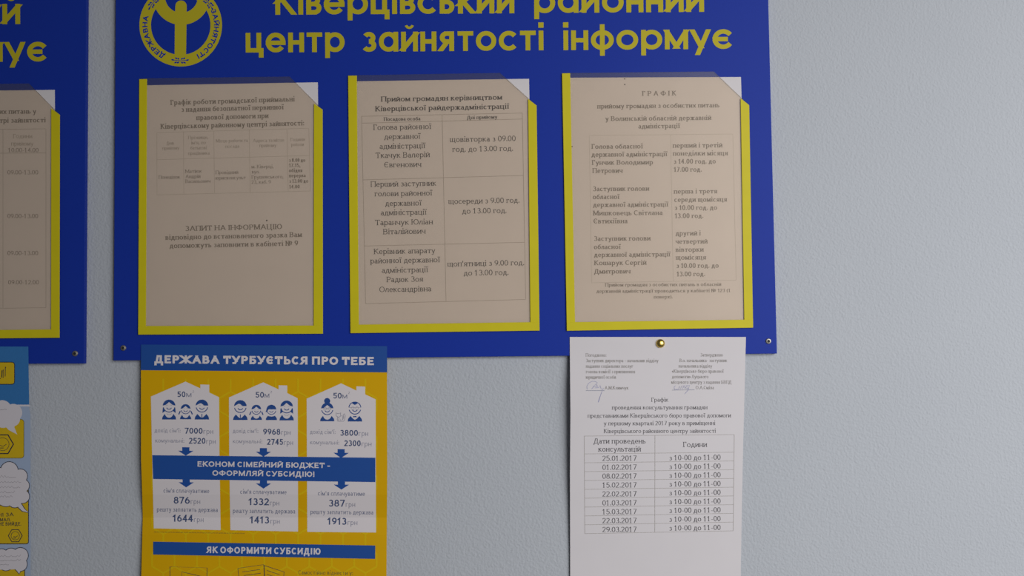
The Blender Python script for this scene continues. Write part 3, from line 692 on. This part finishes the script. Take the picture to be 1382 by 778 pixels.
S.line([(356.2, 763.5), (358.5, 800)], 1.2, 'pline', .06)
S.build('sheet', hp, poster, CUTP)
S = Sheet()
S.poly([(190.4, 465.4), (522.4, 467.5), (522.5, 503), (190.2, 500)], 'pblue', .03)
text(S, 'ДЕРЖАВА ТУРБУЄТЬСЯ ПРО ТЕБЕ', 208.3, 490.6, 504.6, 493.2, 10.9, 'heavy', 'pwhite', .08, space=.34)
S.build('title_band', hp, poster, CUTP)['label'] = 'blue band with white heading'

def person(S, cx, ty, by, kind, m='pnavy', hw=9.3, fr=8.6):
    """one printed head and shoulders"""
    L_ = .14
    hy = ty+fr*.98                                   # centre of the face
    if kind != 'grandpa':
        top = circle(cx, hy, fr, a0=4, a1=176, n=20)
        if kind in ('man',): inn = [(cx-fr, hy-.4), (cx-fr*.25, hy-fr*.42), (cx-.2, hy-fr*.38), (cx+fr*.35, hy-fr*.05), (cx+fr, hy-.4)]
        elif kind == 'boy': inn = [(cx-fr*1.18, hy+fr*.5), (cx-fr*.95, hy+fr*.5), (cx-fr*.6, hy-.3), (cx+fr, hy-.3)]
        else: inn = [(cx-fr, hy-.4), (cx-fr*.55, hy-fr*.15), (cx, hy-fr*.62), (cx+fr*.55, hy-fr*.15), (cx+fr, hy-.4)]
        S.poly(top+inn, m, L_)
        S.line(circle(cx, hy+fr*.05, fr*.93, a0=192, a1=348, n=14), fr*.13, m, L_)
    else:
        S.line(circle(cx, hy, fr*.95, a0=5, a1=175, n=16), fr*.13, m, L_)
        S.line(circle(cx, hy+fr*.05, fr*.93, a0=195, a1=345, n=14), fr*.13, m, L_)
        S.poly(circle(cx, hy, fr, a0=58, a1=122, n=8)+[(cx-fr*.25, hy-fr*.6), (cx, hy-fr*.48), (cx+fr*.25, hy-fr*.6)], m, L_)
    if kind == 'grandma': S.poly(circle(cx-.1, ty-2.4, 4.1, n=16), m, L_)
    sm = circle(cx, hy+fr*.12, fr*.42, fr*.42, 205, 335, 8); S.line(sm, fr*.12, m, L_)
    if kind in ('grandma', 'grandpa'):
        for d in (-1, 1): S.line(circle(cx+d*fr*.34, hy+fr*.02, fr*.26, fr*.2, n=10), .45, 'pgrey', L_, True)
        S.seg((cx-fr*.9, hy-fr*.08), (cx+fr*.9, hy-fr*.08), .4, 'pgrey', L_)
    else:
        for d in (-1, 1): S.line(circle(cx+d*fr*.33, hy, fr*.12, fr*.12, 20, 160, 4), .35, 'pgrey', L_)
    if kind == 'woman':
        for d in (-1, 1):
            S.poly([(cx+d*fr*.98, hy+fr*.25), (cx+d*fr*.72, hy+fr*.55), (cx+d*fr*.66, hy+fr*.85), (cx+d*fr*1.05, hy+fr*1.12)], m, L_)
        S.line(circle(cx, hy+fr*1.1, fr*.42, fr*.3, 200, 340, 8), .45, 'pgrey', L_)
    if kind == 'girl':
        for d in (-1, 1): S.poly([(cx+d*fr*1.0, hy+fr*.35), (cx+d*fr*1.22, hy+fr*.45), (cx+d*fr*1.5, hy+fr*1.05), (cx+d*fr*1.3, hy+fr*1.15), (cx+d*fr*1.12, hy+fr*.75)], m, L_)
    sh = by-fr*.88
    left = [(cx-hw, by), (cx-hw*.93, by-fr*.42), (cx-hw*.62, sh)]; right = [(cx+hw*.62, sh), (cx+hw*.93, by-fr*.42), (cx+hw, by)]
    if kind in ('man', 'grandpa'): neck = [(cx-hw*.28, sh+fr*.42), (cx, sh+fr*.62), (cx+hw*.28, sh+fr*.42)]
    elif kind == 'boy': neck = [(cx-hw*.3, sh+fr*.12), (cx, sh+fr*.16), (cx+hw*.3, sh+fr*.12)]
    else: neck = [(cx-hw*.42, sh+fr*.4), (cx-hw*.2, sh+fr*.57), (cx, sh+fr*.62), (cx+hw*.2, sh+fr*.57), (cx+hw*.42, sh+fr*.4)]
    S.poly(left+neck+right, m, L_)
    if kind == 'man': S.poly([(cx-.6, sh), (cx+.6, sh), (cx+.4, by-fr*.2), (cx-.4, by-fr*.2)], m, L_)
    if kind == 'grandpa': S.rect(cx-2.3, sh+.2, cx+2.3, sh+1.7, m, L_)
def cat(S, x, y):
    g = 'pgrey'; L_ = .14
    S.line([(x-4.2, y-8.6), (x-4.6, y-12), (x-2.6, y-10.8), (x+.4, y-10.9), (x+1.6, y-12), (x+1.8, y-9), (x+1.6, y-7.2), (x-1, y-5.8), (x-4, y-7.2)], .6, g, L_, True)
    S.line([(x-2.2, y-6), (x-2.8, y-2.6), (x-2.2, y-.4), (x+6, y-.4), (x+7.5, y-3.5), (x+8, y-8), (x+6.4, y-10.6), (x+5.2, y-9), (x+6, y-6), (x+4.6, y-2.6)], .65, g, L_)
    S.line([(x+1.5, y-7), (x+3.8, y-8.2), (x+4.8, y-5.5), (x+4.4, y-2)], .5, g, L_)
    S.line([(x-.6, y-5.5), (x-.8, y-.5)], .5, g, L_); S.line([(x+1.8, y-3.2), (x+2, y-.5)], .5, g, L_)
def house(outline, people, rows, label, pet=None):
    S = Sheet(); S.poly(outline, 'pwhite', .08)
    for r in rows:
        s_, x0, x1, y, cap, f, m = r
        text(S, s_, x0, y, x1, y+.009*(x1-x0), cap, f, m, .14)
    for p in people: person(S, *p[:4], hw=p[4], fr=p[5])
    if pet: cat(S, *pet)
    return S
def rows_for(*a): return [tuple(r) for r in a]
def down_arrow(S, x, top, neck, tip, sw=4.8, hw=10.3):
    S.poly([(x-sw, top), (x+sw, top+.1), (x+sw, neck), (x+hw, neck+.1), (x, tip), (x-hw, neck-.1), (x-sw, neck)], 'pblue', .15)
G, D_, N_ = 'pgrey', 'pdark', 'pmid'
hs = []
S = house([(203.7, 535.6), (250.4, 515.4), (270.4, 524.6), (270.4, 519.4), (282.4, 519.7), (282.4, 530.2), (295.6, 536.6), (296.2, 620), (297.8, 716), (207.5, 713.6), (205.4, 620)],
  [(228.2, 539.9, 566.6, 'woman', 9.5, 8.5), (250.5, 546, 566.3, 'girl', 7.6, 6.6), (272.5, 539.9, 566.6, 'man', 9.8, 8.5)],
  rows_for(('50', 239.4, 250.2, 536.3, 7.6, 'sansbold', D_), ('м', 251.2, 258.6, 536.4, 7.4, 'sans', N_), ('2', 259.8, 262, 530.5, 3.2, 'sans', G),
   ("дохід сім'ї:", 208.7, 243.7, 584, 5.4, 'sans', G), ('7000', 249.4, 273.4, 585.7, 7.9, 'sansbold', D_), ('грн', 274.4, 287.8, 585.9, 6.7, 'sans', G),
   ('комунальні:', 209.5, 248.6, 597.6, 5.4, 'sans', G), ('2520', 255.1, 277.2, 599.2, 7.9, 'sansbold', D_), ('грн', 278.2, 291.2, 599.4, 6.7, 'sans', G),
   ("сім'я сплачуватиме", 220.7, 282.4, 665.5, 5.9, 'sans', N_), ('876', 234.4, 256.1, 680.2, 9.3, 'sansbold', D_), ('грн', 257.2, 270.4, 680.6, 6.7, 'sans', G),
   ('решту заплатить держава', 211.7, 294, 690.9, 5.9, 'sans', N_), ('1644', 233.2, 260.4, 704.6, 9.4, 'sansbold', D_), ('грн', 261.6, 274.9, 705, 6.7, 'sans', G)), '')
S.build('house_panel', hp, poster, CUTP)['label'] = 'white house with a woman, a girl and a man'
S = house([(309, 536.9), (355.2, 516.4), (376, 526), (376, 520.4), (387.7, 520.7), (387.7, 531), (401.7, 537.9), (402, 620), (402.2, 718), (311, 716), (309.4, 620)],
  [(324.4, 540.6, 567.3, 'man', 9.8, 8.5), (346, 546.9, 567.2, 'girl', 7.6, 6.5), (366.3, 546.8, 567.4, 'boy', 7.6, 6.6), (386.9, 541.2, 567.8, 'woman', 9.7, 8.4)],
  rows_for(('50', 344.9, 356.3, 537, 7.6, 'sansbold', D_), ('м', 357, 363.7, 537.1, 7.4, 'sans', N_), ('2', 365, 367.2, 531, 3.2, 'sans', G),
   ("дохід сім'ї:", 314.3, 348.5, 584.6, 5.4, 'sans', G), ('9968', 355.2, 378.3, 587, 7.9, 'sansbold', D_), ('грн', 379.2, 392.2, 587.2, 6.7, 'sans', G),
   ('комунальні:', 314.3, 354, 598.6, 5.4, 'sans', G), ('2745', 360.5, 382, 600.7, 7.9, 'sansbold', D_), ('грн', 383, 395.6, 600.9, 6.7, 'sans', G),
   ("сім'я сплачуватиме", 324.3, 386.7, 667, 5.9, 'sans', N_), ('1332', 335.5, 363, 682.2, 9.3, 'sansbold', D_), ('грн', 364, 377, 682.6, 6.7, 'sans', G),
   ('решту заплатить держава', 314.3, 398.4, 692.8, 5.9, 'sans', N_), ('1413', 337.3, 363.3, 706.8, 9.4, 'sansbold', D_), ('грн', 364.6, 377.7, 707.2, 6.7, 'sans', G)), '')
S.build('house_panel', hp, poster, CUTP)['label'] = 'white house with a family of four'
S = house([(413.9, 538.6), (460.3, 517.8), (481, 527.6), (481, 521.8), (492.8, 522.2), (492.8, 532.6), (507, 539.4), (507.2, 620), (507.5, 719.2), (414.7, 718.4), (414.2, 620)],
  [(441.7, 544.0, 569, 'grandma', 9.6, 8.2), (479, 542.7, 569.3, 'grandpa', 9.8, 8.5)],
  rows_for(('50', 449.7, 461.1, 538.2, 7.6, 'sansbold', D_), ('м', 461.9, 468.8, 538.3, 7.4, 'sans', N_), ('2', 470, 472.2, 532.2, 3.2, 'sans', G),
   ("дохід сім'ї:", 418.4, 452.9, 585.9, 5.4, 'sans', G), ('3800', 459, 483.1, 588.5, 7.9, 'sansbold', D_), ('грн', 484, 497, 588.7, 6.7, 'sans', G),
   ('комунальні:', 418.4, 457.8, 600.1, 5.4, 'sans', G), ('2300', 464.6, 486.8, 602.5, 7.9, 'sansbold', D_), ('грн', 487.8, 501.5, 602.7, 6.7, 'sans', G),
   ("сім'я сплачуватиме", 429.1, 492.5, 669.3, 5.9, 'sans', N_), ('387', 443.6, 465.3, 684.2, 9.3, 'sansbold', D_), ('грн', 466.4, 479.5, 684.6, 6.7, 'sans', G),
   ('решту заплатить держава', 418.9, 503.8, 694.2, 5.9, 'sans', N_), ('1913', 442, 467.6, 708.6, 9.4, 'sansbold', D_), ('грн', 468.9, 482.5, 709, 6.7, 'sans', G)), '', (458, 569.3))
S.build('house_panel', hp, poster, CUTP)['label'] = 'white house with an elderly couple and a cat'
S = Sheet()
S.poly([(205.5, 614.8), (506.6, 618.2), (506.6, 651.2), (206.7, 647)], 'pblue', .12)
text(S, 'ЕКОНОМ СІМЕЙНИЙ БЮДЖЕТ -', 266.1, 630.2, 445.4, 632.3, 7.2, 'heavy2', 'pwhite', .2, space=.34)
text(S, 'ОФОРМЛЯЙ СУБСИДІЮ!', 286.6, 642.4, 424.6, 644.1, 7.2, 'heavy2', 'pwhite', .2, space=.34)
for x, y0, y1, y2 in ((250.8, 604, 608.9, 614.6), (355.5, 605.2, 610.2, 616), (460.4, 606.6, 611.6, 617.8)): down_arrow(S, x, y0, y1, y2+.8)
for x, y0, y1, y2 in ((251.3, 646.8, 651.4, 658.3), (355.6, 648.4, 653, 660), (460.8, 649.8, 654.6, 661.3)): down_arrow(S, x, y0, y1, y2)
S.build('slogan_band', hp, poster, CUTP)['label'] = 'blue slogan band with arrows above and below'
S = Sheet()
S.poly([(206.7, 731.6), (506.5, 736.8), (506.3, 754.9), (206.7, 749)], 'pblue', .12)
text(S, 'ЯК ОФОРМИТИ СУБСИДІЮ', 278.6, 746.9, 432.6, 749.2, 8.8, 'heavy2', 'pwhite', .2, space=.32)
S.build('heading_band', hp, poster, CUTP)['label'] = 'narrow blue band with white heading'

# ---------------------------------------------------------------- comic poster at the left edge
def hc(x, y): return .0078 if y < 480 else .0078-.0030*min(1, (y-480)/120)
CUTC = [('y', [480+20*i for i in range(0, 7)])]
comic = thing('poster', 'comic poster with white speech bubbles on yellow cards at the left edge', 'poster', P(-80, 890, .005))
S = Sheet()
S.poly([(-300, 467.5), (38.2, 468.2), (38.6, 546), (41, 560), (41.4, 700), (40.6, 900), (-300, 900)], 'cpale', 0)
S.poly([(-300, 467.4), (38.2, 468.1), (39.4, 546.6), (-300, 545.5)], 'csky', .03)
S.poly([(-300, 545.5), (39.4, 546.6), (41, 549), (-300, 548.2)], 'cwhite', .03)
S.build('sheet', hc, comic, CUTC)
def rounded(x0, y0, x1, y1, r):
    out = []
    for cx, cy, a in ((x1-r, y0+r, 90), (x1-r, y1-r, 0), (x0+r, y1-r, -90), (x0+r, y0+r, -180)):
        out += [(cx+r*cos(R(a-90*i/6)), cy-r*sin(R(a-90*i/6))) for i in range(7)]
    return out
def card(x0, y0, x1, y1, r, lines, name='yellow_card', hexagon=None, outline=1.0):
    S = Sheet(); o = rounded(x0, y0, x1, y1, r)
    S.poly(o, 'cyellow', .08); S.line(o, outline, 'cline' if outline > .9 else 'polive', .10, True)
    for q in lines: text(S, *q)
    if hexagon:
        cx, cy, rr = hexagon
        S.line([(cx+rr*cos(R(60*i)), cy+rr*sin(R(60*i))) for i in range(6)], rr*.09+.3, 'cline', .12, True)
        S.line(circle(cx, cy, rr*.6, n=18), .7, 'pline', .12, True)
        S.line([(cx-.25*rr, cy+.1*rr), (cx+.05*rr, cy+.2*rr), (cx+.35*rr, cy)], .8, 'pline', .12)
        S.line([(cx-.3*rr, cy+.35*rr), (cx+.1*rr, cy+.35*rr)], .9, 'pline', .12)
    S.build(name, hc, comic, CUTC)
def bubble(lobes, body, tail, lines, outline=True, name='speech_bubble'):
    """a cloud: overlapping discs on a core, outlined where asked"""
    S = Sheet()
    if outline:
        for cx, cy, r in lobes: S.poly(circle(cx, cy, r+.9, n=28), 'cline', .12)
        if tail: S.line(tail, 2.0, 'cline', .12, True)
    for cx, cy, r in lobes: S.poly(circle(cx, cy, r, n=28), 'cwhite', .16)
    S.poly(body, 'cwhite', .16)
    if tail: S.poly(tail, 'cwhite', .16)
    for x0, x1, y, h in lines:
        n = int((x1-x0)/2.1); rr = random.Random(int(x1*7+y))
        pts = [(x0+(x1-x0)*i/n, y-(rr.random() if i % 2 else 0)*h) for i in range(n+1)]
        S.line(pts, .55, 'ctext', .18)
    S.build(name, hc, comic, CUTC)
card(-60, 489.2, 19.6, 519, 3.6, [], 'yellow_tag')
S = Sheet()
S.line([(7.2, 495.5), (7.0, 508.5)], 1.0, 'pline', .14); S.line([(2.8, 500), (2.2, 510)], 1.3, 'pline', .14); S.line([(4.4, 499), (4.2, 510.4)], .9, 'pline', .14)
S.poly(circle(7.4, 496.2, .8, n=8), 'cline', .14); S.line([(-2, 509), (-1.4, 512.2), (1, 511)], 1.2, 'pline', .14)
S.build('tag_print', hc, comic, CUTC)
card(-60, 566.5, 32.2, 618.7, 4, [], 'yellow_card', (3.5, 600, 14.6), .8)
bubble([(3, 553, 12.5), (18, 557.5, 12), (-12, 560, 14), (17, 566, 10), (4, 566, 12)], [(-30, 550), (10, 548), (20, 568), (-5, 575), (-30, 575)],
       [(4, 573), (20, 573), (19.4, 577.2), (23.2, 586.8), (12, 581)], [(0, 9, 553.6, 2.6)], False)
card(-60, 660, 38.4, 734.6, 3, [('НІ ЗА', -3, 698, 18.6, 697.2, 4.9, 'sansbold', 'pline', .14), ('РМАЛ.', -4, 704.4, 14.6, 704.2, 4.6, 'sansbold', 'pline', .14), ('НЕ ВИЙДЕ.', -2, 710, 29, 709.8, 4.6, 'sansbold', 'pline', .14)],
     'yellow_card', (20.6, 723.6, 9.4), 1.0)
bubble([(12.5, 635.5, 11.5), (27.5, 643, 9.2), (30.5, 656, 8.8), (30.5, 670.5, 9), (-4, 641, 10), (8, 672, 12), (20, 676, 9.5), (-8, 673, 12)], [(-20, 640), (20, 638), (30, 650), (32, 670), (20, 680), (-20, 680)],
       [(22.5, 679), (28, 679.5), (33, 687.5), (38.6, 692.4), (30, 690.2), (25, 685.6)], [(0, 22, 645, 3.2), (0, 28.5, 652, 3.0), (0, 27, 659, 2.8), (0, 20, 665.6, 3), (0, 17, 671.5, 3)])
card(-60, 762, 33.4, 815, 3, [], 'yellow_card', None, 1.0)
bubble([(2, 751.5, 9.8), (15, 750.4, 9.6), (27.6, 750.2, 10.2), (27, 762, 9.4), (-8, 752, 10), (8, 761, 9.6)], [(-20, 748), (30, 748), (32, 764), (20, 769), (-20, 770)],
       [(18, 766), (30, 766), (27.4, 771.4), (26, 775), (22.4, 770.6)], [(0, 28, 752, 3), (0, 28, 757.6, 3), (0, 12, 763, 1.2)])
